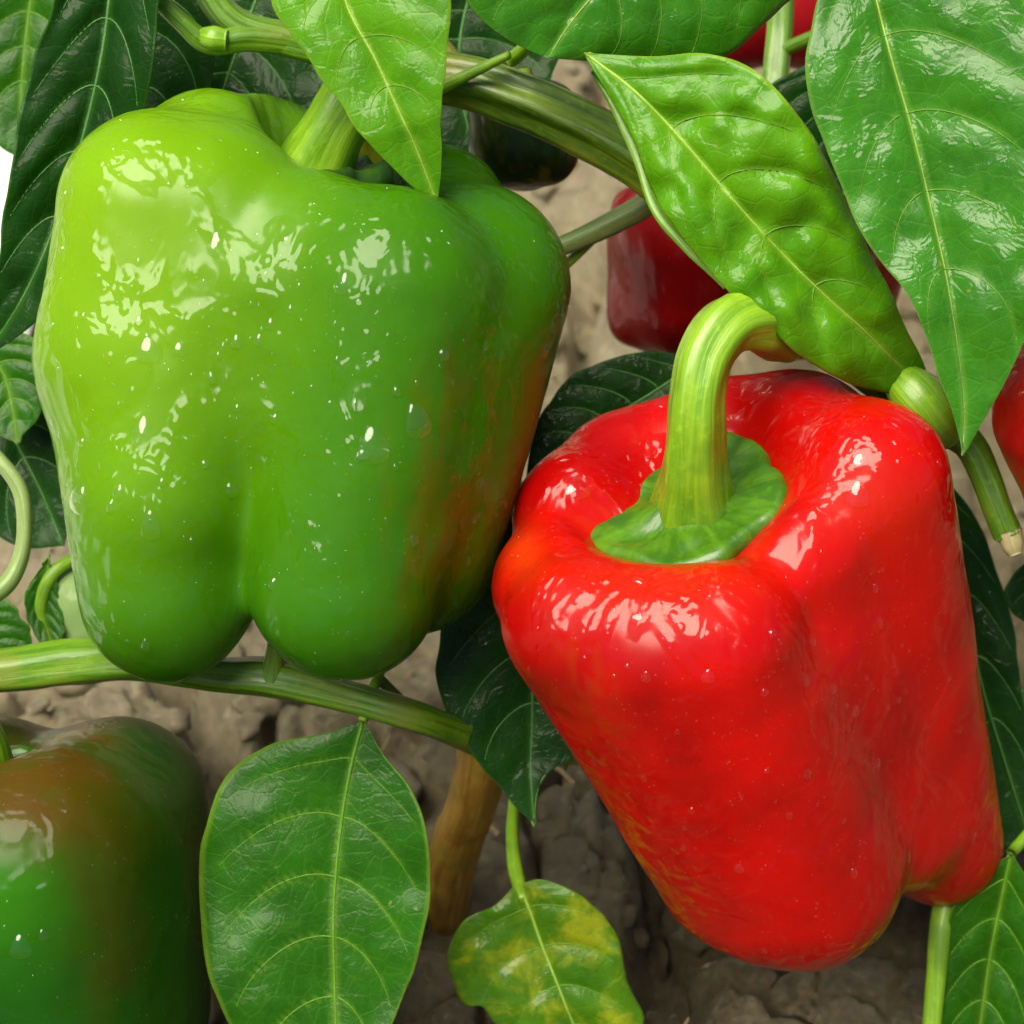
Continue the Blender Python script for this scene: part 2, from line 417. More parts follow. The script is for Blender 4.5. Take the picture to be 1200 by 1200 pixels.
def pepper_body(parent, name, lobes, center, up, cav=None, k=14, mat=None, tint=None, nth=260, nph=200, rmax=520, rough=2.0, seed=0, botcav=None, zc=0):
    """lobes: round cones (x,y,z,r, x,y,z,r) in px; star-sampled smooth union less the stalk cavity"""
    L = np.array(lobes, float); L[:, [1, 5]] *= -1
    c = np.array([center[0], -center[1], center[2]], float)
    up = np.array(up, float); up /= np.linalg.norm(up)
    e1 = np.array([1, 0, 0]) - up*up[0]; e1 /= np.linalg.norm(e1); e2 = np.cross(up, e1)
    ph = np.linspace(0.0, np.pi, nph); th = np.linspace(0, 2*np.pi, nth, endpoint=False)
    PH, TH = np.meshgrid(ph, th, indexing='ij')
    D = (np.cos(PH)[..., None]*up + (np.sin(PH)*np.cos(TH))[..., None]*e1 + (np.sin(PH)*np.sin(TH))[..., None]*e2).reshape(-1, 3)
    def sdf(P):
        ds = []
        for l in L:
            a, b = l[0:3], l[4:7]; ab = b-a
            h = np.clip(((P-a)@ab)/(ab@ab+1e-9), 0, 1)
            ds.append(np.linalg.norm(P-(a+h[:, None]*ab), axis=1) - (l[3]+(l[7]-l[3])*h))
        d = smin(np.array(ds), k)
        for cv in ([cav] if cav else [])+([botcav] if botcav else []):
            cc = np.array([cv[0], -cv[1], cv[2]], float); q = P-cc
            e = (np.sqrt((q@e1/cv[3])**2+(q@e2/cv[3])**2+(q@up/cv[4])**2)-1)*min(cv[3], cv[4])
            kk = 12.; a_ = -e
            d = kk*np.log(np.exp(np.clip(d/kk, -40, 40))+np.exp(np.clip(a_/kk, -40, 40)))
        return d
    tl = np.zeros(len(D)); th_ = np.full(len(D), float(rmax)); done = np.zeros(len(D), bool)
    steps = np.linspace(20, rmax, 70)
    for i, s in enumerate(steps):
        idx = np.where(~done)[0]
        if len(idx) == 0: break
        f = sdf(c+D[idx]*s)
        hit = f > 0
        done[idx[hit]] = True; th_[idx[hit]] = s; tl[idx[~hit]] = s
    for _ in range(9):
        mdl = (tl+th_)/2; f = sdf(c+D*mdl[:, None]); tl = np.where(f <= 0, mdl, tl); th_ = np.where(f > 0, mdl, th_)
    R = (tl+th_)/2
    # soften
    Rg = R.reshape(nph, nth)
    for _ in range(2):
        Rg[1:-1] = (Rg[:-2]+2*Rg[1:-1]+Rg[2:])/4
        Rg = (np.roll(Rg, 1, 1)+2*Rg+np.roll(Rg, -1, 1))/4
    Rg[0] = Rg[0].mean(); Rg[-1] = Rg[-1].mean()
    P = c+D*Rg.reshape(-1, 1)
    nz = rough*fbm(P[:, 0]/95, P[:, 1]/130, P[:, 2]/95, 3, seed) + .35*vnoise(P[:, 0]/16, P[:, 1]/16, P[:, 2]/16, seed+4)
    P = P + D*nz[:, None]
    zc0 = zc; base = Q(center[0], center[1], zc0); s = scale_at(zc0)
    q = P-np.array([center[0], -center[1], zc0])
    Wd = base + s*(q[:, 0:1]*RGT+q[:, 1:2]*UPV-q[:, 2:3]*FWD)
    px, py, pz = P[:, 0], -P[:, 1], P[:, 2]
    cols = {'tint': tint(px, py, pz, P)}
    F = [f[::-1] for f in grid_faces(nph, nth, True)]
    a, b, cc = [Wd[i] for i in F[len(F)//2][:3]]
    if np.cross(b-a, cc-a).dot(a-base) < 0: F = [f[::-1] for f in F]
    o = mesh_obj(name, Wd, F, mat, parent, cols=cols)
    return o, Wd, P

def frame_map(center, zc):
    base = Q(center[0], center[1], zc); s = scale_at(zc)
    return lambda p: base + s*((p[0]-center[0])*RGT + (center[1]-p[1])*UPV - (p[2]-zc)*FWD), s

def calyx(parent, fm, cpos, up, R, mat, seed=0, lobes=6, dish=.16, amp=.10, lift=14, ruf=.6):
    """ragged green collar: polar sheet around the stalk foot"""
    up = np.array(up, float); up /= np.linalg.norm(up)
    e1 = np.array([1, 0, 0]) - up*up[0]; e1 /= np.linalg.norm(e1); e2 = np.cross(up, e1)
    nr, nt = 22, 96
    th = np.linspace(0, 2*np.pi, nt, endpoint=False); V = []; UV = []
    Rt = R*(1+amp*np.cos(lobes*th+seed)+.05*vnoise(np.cos(th)*3+seed, np.sin(th)*3, th*0, seed)+.02*vnoise(np.cos(th)*9, np.sin(th)*9, th*0, seed+2))
    for i in range(nr):
        f = .12+.88*i/(nr-1)
        h = dish*R*(f**2) + lift*math.exp(-(f/.38)**2)*2 + 5*np.cos(lobes*th+seed)*f*(1-f)*2 + 8*ruf*vnoise(np.cos(th)*f*4, np.sin(th)*f*5, th*0, seed+7)
        h = h + ruf*np.cos(3*lobes*th+seed)*f*f
        if i == nr-2: h = h-7
        if i == nr-1: h = h-26
        for j in range(nt):
            p = np.array([cpos[0], -cpos[1], cpos[2]])+e1*Rt[j]*f*math.cos(th[j])+e2*Rt[j]*f*math.sin(th[j])+up*h[j]
            V.append(fm((p[0], -p[1], p[2]))); UV.append((th[j]/6.283, f))
    o = mesh_obj('calyx', V, grid_faces(nr, nt, True), mat, parent, uv=UV)
    m = o.modifiers.new('thickness', 'SOLIDIFY'); m.thickness = .0010; m.offset = 0
    return o

def drop_mesh(c, n, t1, rx, ry, h, nr=4, nt=10):
    t2 = np.cross(n, t1); V = [c+n*h]; F = []
    for i in range(1, nr+1):
        a = i/nr*math.pi/2
        for j in range(nt):
            b = 2*math.pi*j/nt
            tear = 1+.25*math.sin(b)*(i/nr)
            V.append(c+t1*rx*math.sin(a)*math.cos(b)*(1/tear)+t2*ry*math.sin(a)*math.sin(b)*tear+n*(h*math.cos(a)-h*.12))
    for j in range(nt): F.append((0, 1+j, 1+(j+1) % nt))
    for i in range(nr-1):
        for j in range(nt):
            j2 = (j+1) % nt
            F.append((1+i*nt+j, 1+(i+1)*nt+j, 1+(i+1)*nt+j2, 1+i*nt+j2))
    return V, F

def droplets(body, Wd, nth, nph, count, smin_, smax_, seed, big=None, P=None, up_bias=True):
    r = random.Random(seed)
    G3 = Wd.reshape(nph, nth, 3)
    V, F = [], []
    def frame(i, j):
        p = G3[i, j]; du = G3[min(nph-1, i+1), j]-G3[i-1, j]; dv = G3[i, (j+1) % nth]-G3[i, j-1]
        n = np.cross(du, dv); n /= np.linalg.norm(n)
        if n.dot(p-G3.mean((0, 1))) < 0: n = -n
        return p, n
    cnt = 0
    while cnt < count:
        i = r.randrange(6, nph-4); j = r.randrange(nth)
        if r.random() > math.sin(math.pi*i/nph): continue
        p, n = frame(i, j)
        if n[2] < -.35: continue
        down = np.array([0, 0, -1.])-n*(-n[2]); down /= np.linalg.norm(down)+1e-9
        t1 = np.cross(n, down)
        s = (smin_+(smax_-smin_)*r.random()**4)*S
        v, f = drop_mesh(p, n, t1, s*r.uniform(.7, 1.1), s*r.uniform(.9, 1.6), s*.55, 3, 8)
        F += [tuple(a+len(V) for a in q) for q in f]; V += v; cnt += 1
    o = mesh_obj('water_droplets', V, F, M_water, body); o['kind'] = 'stuff'
    for (bx, by, bs, asp) in (big or []):
        # nearest front point to a photo position
        tgt = Q(bx, by, 0) - CP; tgt /= np.linalg.norm(tgt)
        rel = Wd-CP; dist = np.linalg.norm(rel, axis=1); ang = np.arccos(np.clip((rel@tgt)/dist, -1, 1))
        cand = np.where(ang < .0035)[0]
        if len(cand) == 0: continue
        kx = cand[np.argmin(dist[cand])]; i, j = divmod(int(kx), nth); i = max(1, min(nph-2, i))
        p, n = frame(i, j)
        down = np.array([0, 0, -1.])-n*(-n[2]); down /= np.linalg.norm(down)+1e-9
        v, f = drop_mesh(p, n, np.cross(n, down), bs*S, bs*asp*S, bs*S*.45, 8, 20)
        mesh_obj('water_drop', v, f, M_water, body)

C3 = lambda *a: np.array(a, float)
def lerp(a, b, f): return a*(1-f[:, None])+b*f[:, None]

# ------------------------------------------------------------------ ground
def soil_height(x, y):
    z = np.zeros_like(x)
    w = .012*np.stack([vnoise(x*22, y*22, z, 1), vnoise(x*22+9, y*22, z, 2)])
    xx, yy = x+w[0], y+w[1]
    h = .012*fbm(x*6, y*6, z, 4, 3)
    for sc_, am, sd in ((11, .020, 11), (27, .010, 12), (60, .0030, 13), (130, .0008, 14)):
        d1, d2, hid = worley(xx*sc_, yy*sc_, sd)
        dome = np.sqrt(np.clip(1-(d1/.8)**2, 0, 1))
        h = h + am*(dome*(.25+.9*hid) - 1.4*np.exp(-((d2-d1)/.11)**2)*(hid > .25))
    rg = 1-np.abs(fbm(x*70, y*70, z, 4, 5)); h += .0022*rg
    d1, d2, hid = worley(x*300+w[0]*40, y*300, 19); h += .0004*hid+.0007*fbm(x*220, y*220, z, 3, 6)
    return h
def axis_pts(lo, hi, fine_lo, fine_hi, step):
    a = list(np.arange(fine_lo, fine_hi, step)); g = step
    x = fine_hi
    while x < hi: a.append(x); g *= 1.16; x += g
    a.append(hi); x = fine_lo-step; g = step; b = []
    while x > lo: b.append(x); g *= 1.16; x -= g
    b.append(lo); return np.array(b[::-1]+a)
xs = axis_pts(-30, 30, -.30, .32, .0014); ys = axis_pts(-6, 60, .20, .85, .0014)
XX, YY = np.meshgrid(xs, ys, indexing='ij')
near = np.exp(-(np.clip(np.hypot(XX, YY-.5)-.5, 0, None)/1.2)**2)
HH = soil_height(XX.ravel(), YY.ravel())*(.3+.7*near.ravel())-.012
Vs = np.stack([XX.ravel(), YY.ravel(), HH], 1)
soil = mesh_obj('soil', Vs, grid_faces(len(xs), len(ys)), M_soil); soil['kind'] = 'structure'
# loose clods
V, F = [], []
ico_v, ico_f = None, None
import bmesh
bm = bmesh.new(); bmesh.ops.create_icosphere(bm, subdivisions=2, radius=1)
iv = np.array([v.co[:] for v in bm.verts]); ifc = [tuple(v.index for v in f.verts) for f in bm.faces]; bm.free()
for i in range(2200):
    x, y = rng.uniform(-.28, .30), rng.uniform(.22, .80)
    r_ = .0007+.0075*rng.random()**4
    sh = iv*(1+.28*vnoise(iv[:, 0]*1.4+i, iv[:, 1]*1.4, iv[:, 2]*1.4, i)+.22*vnoise(iv[:, 0]*3+i, iv[:, 1]*4, iv[:, 2]*4, i))[:, None]*np.array([1, rng.uniform(.6, 1), rng.uniform(.5, .8)])
    a = rng.uniform(0, 6.28); sh = sh@np.array([[math.cos(a), math.sin(a), 0], [-math.sin(a), math.cos(a), 0], [0, 0, 1]])
    hz = soil_height(np.array([x]), np.array([y]))[0]-.012
    F += [tuple(k+len(V) for k in f) for f in ifc]; V += (sh*r_+np.array([x, y, hz+r_*.3])).tolist()
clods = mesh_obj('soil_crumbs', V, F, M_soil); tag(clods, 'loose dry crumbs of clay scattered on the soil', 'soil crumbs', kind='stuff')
# straw bits lying on the soil
for (a, b, r_, lab) in (((555, 1018), (585, 1042), 4.5, 'short straw piece lying on soil beside the brown stem'),
                    ((716, 985), (748, 1015), 2.6, 'thin dry straw on soil close to the red pepper flank'),
                    ((640, 930), (672, 955), 2.4, 'thin dry straw on dark soil under the pointed dark leaf')):
    p, q = G(*a), G(*b); m_ = (p+q)/2
    hh = [soil_height(np.array([k[0]]), np.array([k[1]]))[0]-.012+.003 for k in (p, m_, q)]
    hz = max(hh)
    tag(tube('dry_straw', [list(p[:2])+[hz, r_*S*1.3], list(m_[:2])+[hz+.001, r_*S*1.3], list(q[:2])+[hz, r_*S*1.2]], M_straw, None, n=10, seg=8, world=True), lab, 'straw')

# ------------------------------------------------------------------ green pepper
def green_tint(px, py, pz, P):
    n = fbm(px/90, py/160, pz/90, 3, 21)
    g1, g2 = C3(.115, .30, .0003), C3(.035, .15, .0006)  # paler left, deeper right: partly pigment, partly sunlit and shaded sides painted in
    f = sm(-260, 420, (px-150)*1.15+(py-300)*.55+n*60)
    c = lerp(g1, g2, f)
    c = lerp(c, C3(.21, .39, .0003), np.exp(-(((px-150)/170)**2+((py-270)/300)**2))*.6)  # yellow-green upper left: some pigment, some sunlight put into the colour
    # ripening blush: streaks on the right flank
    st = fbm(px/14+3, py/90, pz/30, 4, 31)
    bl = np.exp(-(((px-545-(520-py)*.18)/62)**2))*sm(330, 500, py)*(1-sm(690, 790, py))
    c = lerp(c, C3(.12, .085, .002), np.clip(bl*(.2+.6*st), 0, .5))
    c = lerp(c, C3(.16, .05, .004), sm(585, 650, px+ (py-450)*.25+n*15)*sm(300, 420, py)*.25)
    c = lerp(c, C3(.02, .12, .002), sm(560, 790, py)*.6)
    return c
gp_c = (350, 440, -50)
gp = empty('bell_pepper', Q(350, 800, -60), 'large glossy green bell pepper hanging at left, wet with drops', 'bell pepper')
g_up = (0.02, .95, .26)
lobes = [(184, 250, -20, 112, 158, 420, -30, 105), (160, 420, -30, 105, 196, 698, -50, 103), (256, 262, -26, 114, 206, 580, -20, 100), (240, 196, -110, 100, 260, 460, -110, 94), (464, 352, 34, 120, 408, 688, 8, 107),
         (334, 345, 14, 88, 318, 590, -30, 50), (376, 300, 4, 90, 350, 470, 4, 76), (525, 400, -20, 94, 450, 600, -30, 92),
         (550, 332, -74, 122, 478, 640, -94, 106), (312, 184, -190, 102, 320, 600, -200, 100), (500, 245, -190, 100, 450, 540, -190, 100),
         (330, 340, -80, 116, 330, 600, -100, 96)]
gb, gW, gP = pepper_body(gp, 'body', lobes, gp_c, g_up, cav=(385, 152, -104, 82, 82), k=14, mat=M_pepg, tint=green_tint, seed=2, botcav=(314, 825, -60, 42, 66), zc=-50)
fm, s_ = frame_map(gp_c, -50)
calyx(gp, fm, (368, 205, -85), g_up, 82, M_calyx, seed=1, lobes=5, dish=.25)
tube('stalk', [(362, 215, -80, 46), (372, 190, -70, 44), (388, 158, -55, 38), (410, 120, -45, 37), (440, 70, -40, 40), (470, 10, -50, 42)], M_pale, gp, ridges=5, ridge=.06, n=60, seg=30, seed=3)
droplets(gb, gW, 260, 200, 380, 1.6, 8, 5, big=[(168, 410, 15, 1.1), (160, 512, 13, 1.5), (435, 532, 18, 1.25), (173, 628, 12, 1.5), (497, 503, 16, 1.3), (85, 590, 17, 1.1), (208, 405, 9, 1), (250, 280, 10, 1.6), (130, 580, 7, 1.3), (395, 330, 9, 1.5)])

# ------------------------------------------------------------------ red pepper
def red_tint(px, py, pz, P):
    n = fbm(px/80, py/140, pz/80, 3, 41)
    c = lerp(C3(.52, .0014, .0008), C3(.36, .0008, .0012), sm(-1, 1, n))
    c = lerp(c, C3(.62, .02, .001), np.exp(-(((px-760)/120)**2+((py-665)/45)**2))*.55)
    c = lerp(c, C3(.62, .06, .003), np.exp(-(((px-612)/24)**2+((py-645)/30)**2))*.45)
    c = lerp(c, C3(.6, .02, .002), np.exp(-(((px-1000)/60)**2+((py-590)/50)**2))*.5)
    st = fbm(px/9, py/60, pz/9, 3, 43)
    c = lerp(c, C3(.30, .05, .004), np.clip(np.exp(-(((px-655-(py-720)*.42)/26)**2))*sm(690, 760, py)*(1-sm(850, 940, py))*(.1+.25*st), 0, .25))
    return c
rp_c = (880, 790, -90)
rp = empty('bell_pepper', Q(960, 1140, -300), 'big shiny red bell pepper with thick curved green stalk', 'bell pepper')
r_up = (-.28, .74, .61)
lobes = [(674, 728, 34, 82, 866, 1024, -180, 91), (748, 748, 62, 88, 900, 1036, -160, 95), (826, 744, 66, 94, 950, 1028, -138, 116), (648, 684, -40, 70, 860, 980, -260, 91),
         (1004, 566, -24, 96, 1146, 1022, -325, 81), (925, 650, 4, 77, 1062, 985, -232, 86), (950, 512, -100, 70, 1080, 960, -340, 81),
         (682, 606, -110, 80, 880, 940, -340, 100), (735, 556, -165, 76, 880, 900, -380, 90),
         (850, 655, -112, 92, 930, 900, -250, 110), (800, 538, -185, 76, 900, 900, -380, 100), (868, 512, -185, 74, 960, 880, -390, 100), (930, 508, -150, 72, 1000, 880, -400, 100), (900, 760, -50, 100, 980, 960, -230, 110)]
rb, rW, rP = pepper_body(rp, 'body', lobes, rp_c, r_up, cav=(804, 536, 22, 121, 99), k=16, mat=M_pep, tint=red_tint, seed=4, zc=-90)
fm, s_ = frame_map(rp_c, -90)
calyx(rp, fm, (803, 594, -48), r_up, 119, M_calyx, seed=2, lobes=5, dish=.15, lift=12, amp=.06, ruf=.4)
def fmt(pts):   # px points in the pepper frame -> world tube points
    return [list(fm(p[:3]))+[p[3]*s_] for p in pts]
tube('stalk', fmt([(811, 602, -58, 54), (809, 586, -34, 46), (806, 556, 0, 38), (805, 515, 24, 33), (806, 470, 40, 31), (816, 425, 40, 31), (843, 390, 28, 33), (880, 382, 0, 36), (915, 395, -50, 35)]), M_pale, rp, ridges=5, ridge=.07, n=80, seg=36, seed=5, world=True)
droplets(rb, rW, 260, 200, 220, 1.6, 7, 9, big=[(825, 800, 8, 1.1), (1003, 590, 14, 1.2), (680, 570, 18, .8), (750, 800, 6, 1.2), (1010, 535, 11, 1.2), (905, 815, 5, 1), (745, 715, 11, 1)])

# ------------------------------------------------------------------ other peppers
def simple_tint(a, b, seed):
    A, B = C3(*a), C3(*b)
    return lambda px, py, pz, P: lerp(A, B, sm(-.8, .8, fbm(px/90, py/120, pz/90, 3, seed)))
# red, behind the puckered leaf; the leaf's shade is darkened into its skin colour
o = empty('bell_pepper', Q(880, 430, -640), 'dark red bell pepper behind the puckered leaf, shade put into its colour', 'bell pepper')
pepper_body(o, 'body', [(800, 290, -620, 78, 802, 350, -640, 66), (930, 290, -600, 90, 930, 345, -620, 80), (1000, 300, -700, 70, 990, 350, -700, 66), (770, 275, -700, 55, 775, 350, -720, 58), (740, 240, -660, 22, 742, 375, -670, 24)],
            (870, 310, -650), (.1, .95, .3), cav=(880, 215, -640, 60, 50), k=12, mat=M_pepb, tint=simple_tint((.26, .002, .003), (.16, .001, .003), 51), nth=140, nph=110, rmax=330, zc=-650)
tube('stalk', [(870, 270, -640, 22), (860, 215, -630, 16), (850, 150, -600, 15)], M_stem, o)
# red, behind the top of the picture
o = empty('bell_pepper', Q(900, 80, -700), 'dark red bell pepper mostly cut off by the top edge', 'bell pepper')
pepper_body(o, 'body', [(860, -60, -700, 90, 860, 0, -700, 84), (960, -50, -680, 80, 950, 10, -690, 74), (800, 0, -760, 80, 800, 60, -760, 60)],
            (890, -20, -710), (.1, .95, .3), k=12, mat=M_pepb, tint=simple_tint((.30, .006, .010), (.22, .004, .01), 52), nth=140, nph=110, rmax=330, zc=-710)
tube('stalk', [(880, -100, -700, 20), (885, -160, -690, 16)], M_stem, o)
# red, right edge
o = empty('bell_pepper', Q(1290, 640, -120), 'bright red bell pepper cut off by the right edge', 'bell pepper')
b, bW, bP = pepper_body(o, 'body', [(1262, 485, -80, 106, 1290, 560, -120, 92), (1370, 470, -90, 100, 1360, 560, -130, 80), (1320, 470, -190, 100, 1320, 560, -190, 80)],
            (1310, 500, -120), (-.1, .9, .3), cav=(1320, 375, -110, 50, 40), k=12, mat=M_pep, tint=simple_tint((.62, .015, .005), (.5, .006, .006), 53), nth=160, nph=120, rmax=330, zc=-120)
droplets(b, bW, 160, 120, 60, 1.5, 5, 11)
tube('stalk', [(1320, 430, -110, 24), (1330, 360, -110, 18), (1300, 300, -110, 16)], M_pale, o)
# green turning brown, lower left
def turn_tint(px, py, pz, P):
    n = fbm(px/60, py/90, pz/60, 4, 61)
    c = lerp(C3(.008, .065, .001), C3(.025, .15, .001), np.exp(-(((px-20)/110)**2+((py-1010)/70)**2)))
    f = 1-sm(0, 75, py-(915+.22*px)+n*30)
    c = lerp(c, C3(.085, .040, .003), np.clip(f*(.95-.75*sm(90, 190, px))*(.75+.5*n), 0, .92))
    f = np.exp(-(((px-150-(py-1000)*.10)/46)**2))*sm(900, 960, py)*(1-.5*sm(1050, 1180, py))
    c = lerp(c, C3(.05, .034, .002), np.clip(f*(.32+.5*n), 0, .55))
    c = lerp(c, C3(.02, .06, .006), sm(190, 235, px)*.7)
    return c
o = empty('bell_pepper', Q(60, 1250, -200), 'green bell pepper turning brown, at lower left under the branch', 'bell pepper')
b, bW, bP = pepper_body(o, 'body', [(62, 1000, -110, 132, 62, 1240, -150, 142), (-70, 1020, -70, 112, -50, 1200, -120, 104), (125, 955, -250, 106, 120, 1180, -250, 104), (100, 990, -180, 110, 105, 1200, -200, 120), (-40, 960, -280, 112, -20, 1150, -280, 104)],
            (20, 1080, -170), (.0, .93, .36), cav=(-5, 862, -140, 62, 60), k=20, mat=M_pepb, tint=turn_tint, seed=7, nth=220, nph=170, rmax=420, zc=-170)
droplets(b, bW, 220, 170, 120, 1.2, 4, 13, big=[(20, 1120, 13, 1.2), (50, 1105, 6, 1.2)])
fm, s_ = frame_map((20, 1080, -170), -170)
calyx(o, fm, (-8, 905, -160), (0, .93, .36), 58, M_calyx, seed=3, lobes=5, dish=.2)
tube('stalk', [(-8, 905, -150, 26), (-12, 870, -130, 20), (-30, 830, -110, 18), (-60, 800, -100, 18)], M_stem, o)
# small dark unripe pepper behind the green one
def dark_tint(px, py, pz, P):
    st = fbm(px/13, py/70, pz/13, 3, 71)
    return lerp(C3(.012, .035, .006), C3(.11, .10, .012), sm(-.1, .9, st))
o = empty('bell_pepper', Q(620, 215, -330), 'small blackish streaked unripe pepper under the ridged branch', 'bell pepper')
pepper_body(o, 'body', [(600, 140, -330, 52, 596, 172, -330, 46), (640, 145, -320, 46, 640, 178, -325, 40), (615, 140, -370, 52, 615, 170, -370, 48)],
            (616, 150, -335), (.05, .95, .25), k=8, mat=M_pepb, tint=dark_tint, nth=110, nph=90, rmax=180, zc=-335)
tube('stalk', [(615, 105, -335, 14), (612, 80, -330, 10)], M_stemd, o)
# pale young pepper behind lower left edge of the green one
o = empty('bell_pepper', Q(95, 760, -260), 'pale grey-green young pepper tucked behind the large green one', 'bell pepper')
pepper_body(o, 'body', [(95, 705, -250, 46, 105, 725, -255, 44), (125, 700, -260, 40, 125, 730, -270, 40), (110, 700, -300, 46, 110, 725, -300, 42)],
            (110, 715, -270), (.15, .95, .2), k=8, mat=M_pepb, tint=simple_tint((.17, .30, .09), (.24, .36, .13), 55), nth=110, nph=90, rmax=180, zc=-270)
tube('calyx', [(52, 740, -215, 7), (48, 705, -205, 8), (66, 668, -205, 8), (105, 648, -225, 7)], M_pale, o, n=24, seg=10, ridge=0)

# ------------------------------------------------------------------ main plant
base = G(515, 1085)
pl = empty('pepper_plant', base, 'main pepper plant with brown woody foot, ridged branches and broad leaves', 'plant')
w = lambda x, y, z, r: list(Q(x, y, z))+[r*scale_at(z)]
tube('trunk', [w(575, 800, -330, 26), w(566, 870, -380, 28), w(556, 930, -480, 29), w(530, 1000, -640, 30), list(G(516, 1075, .004))+[31*S*1.3], list(G(512, 1110, -.02))+[33*S*1.3]], M_wood, pl, n=60, seg=24, ridges=3, ridge=.05, bump=.07, world=True, seed=8)
tube('branch', [(640, 880, -400, 20), (600, 884, -350, 20), (565, 870, -300, 18), (530, 856, -230, 17), (480, 838, -165, 18), (400, 815, -160, 19), (320, 795, -160, 23), (250, 790, -165, 20), (160, 775, -165, 22), (90, 776, -165, 27), (20, 785, -170, 25), (-60, 792, -170, 24)], M_stem, pl, n=110, seg=26, ridges=5, ridge=.09, seed=9)
tube('node_stub', [(318, 800, -155, 18), (320, 778, -145, 13), (322, 752, -130, 9)], M_stem, pl, n=16, seg=12)
tube('branch', [(575, 800, -330, 24), (590, 600, -380, 24), (540, 400, -350, 24), (450, 220, -300, 25), (440, 130, -240, 27), (510, 92, -190, 30), (620, 122, -175, 32), (740, 182, -170, 33), (840, 262, -180, 30), (960, 380, -190, 27), (1085, 480, -140, 30)], M_stemd, pl, n=130, seg=40, ridges=6, ridge=.10, seed=10)
tube('branch', [(500, 100, -190, 26), (430, 70, -175, 24), (340, 48, -160, 20), (280, 30, -150, 18), (245, -10, -140, 17), (220, -80, -120, 16)], M_stem, pl, n=70, seg=24, ridges=5, ridge=.1, seed=11)
tube('branch', [(345, 50, -160, 16), (290, 45, -140, 15), (245, 50, -130, 13), (215, 28, -120, 11), (180, -8, -110, 10), (150, -60, -90, 10)], M_stem, pl, n=50, seg=18, ridges=4, ridge=.1, seed=12)
tube('node', [(236, 42, -125, 10), (250, 45, -122, 15), (266, 47, -122, 12)], M_pale, pl, n=14, seg=14)
tube('twig', [(500, 112, -150, 8), (540, 92, -135, 7), (598, 64, -120, 5)], M_pale, pl, n=20, seg=10)
tube('branch', [(430, -60, -200, 16), (500, 40, -210, 17), (545, 100, -200, 18)], M_stemd, pl, n=30, seg=16)
tube('branch', [(912, -60, -420, 16), (915, 0, -420, 16), (912, 60, -420, 16), (900, 150, -400, 16), (870, 280, -300, 16)], M_stem, pl, n=40, seg=20, ridges=4, ridge=.12)
tube('node', [(1046, 436, -90, 20), (1074, 464, -70, 32), (1092, 488, -80, 31), (1108, 508, -120, 20)], M_pale, pl, n=24, seg=18)
tube('branch', [(1095, 490, -150, 26), (1135, 520, -160, 20), (1155, 560, -165, 19), (1170, 600, -165, 18), (1182, 628, -165, 17)], M_stem, pl, n=40, seg=18, ridges=4, ridge=.08)
tube('cut_tip', [(1180, 622, -165, 16), (1186, 640, -165, 13), (1190, 650, -165, 7)], M_cut, pl, n=12, seg=14, bump=.2)
tube('branch', [(560, 330, -300, 9), (665, 285, -300, 12), (715, 262, -300, 14), (765, 234, -290, 15), (830, 180, -240, 14)], M_grey, pl, n=40, seg=16, ridges=3)
tube('petiole', [(640, 330, -330, 6), (672, 302, -320, 6), (700, 275, -310, 6)], M_pale, pl, n=14, seg=8)
tube('twig', [(600, 890, -300, 8), (680, 888, -300, 10), (712, 904, -300, 9), (760, 930, -300, 8)], M_stem, pl, n=24, seg=12)
tube('twig', [(470, 820, -190, 6), (440, 790, -185, 7), (436, 776, -190, 6)], M_stem, pl, n=14, seg=8)

# leaves
leaf(pl, [(400, -120), (330, -60), (318, 0), (350, 55), (388, 108), (430, 165), (470, 208), (513, 240)],
     [(400, -120), (395, -60), (406, 5), (440, 70), (465, 125), (488, 175), (513, 240)],
     [(400, -120), (490, -80), (524, -10), (522, 60), (518, 120), (518, 180), (513, 240)],
     95, gx=.15, gy=-.1, mat=M_leaf_light, fold=20, puff=4, seed=1, nv=6, zmid=(0, 10, 10, 0, -35), label='light green pointed leaf hanging over the green pepper stalk',
     petiole=[(400, -118, 60, 8), (420, -170, 20, 9), (450, -240, -60, 10)])
leaf(pl, [(960, -170), (870, -230), (740, -240), (620, -170), (555, -60), (545, 0), (592, 46), (642, 68)],
     [(960, -170), (900, -140), (830, -100), (760, -60), (710, -20), (670, 25), (642, 68)],
     [(960, -170), (990, -80), (960, -30), (920, 5), (862, 60), (800, 83), (740, 76), (642, 68)],
     70, gx=-.1, gy=-.35, mat=M_leaf_blue, fold=16, puff=6, wave=10, seed=2, nv=8, curl=(0, -25), label='cool green leaf along the top edge of the picture',
     petiole=[(960, -170, 60, 9), (1010, -220, 0, 9), (1050, -300, -60, 10)])
puck = leaf(pl, [(685, 62), (700, 92), (735, 150), (760, 220), (800, 280), (850, 340), (905, 388), (970, 438), (1036, 460), (1098, 468)],
     [(685, 62), (745, 108), (800, 165), (860, 235), (905, 285), (960, 340), (1010, 385), (1056, 430), (1098, 468)],
     [(685, 62), (760, 66), (830, 63), (890, 88), (948, 150), (985, 220), (1020, 290), (1048, 350), (1072, 402), (1098, 468)],
     20, gx=-.10, gy=-.15, mat=M_leaf_light, fold=10, puff=15, wave=14, seed=3, nv=7, zmid=(-40, 10, 35, 30, 10, -70), curl=(-18, 0), label='puckered light green leaf arching above the red pepper stalk',
     petiole=[(685, 62, -20, 8), (640, 40, -80, 8), (600, 70, -150, 9)])
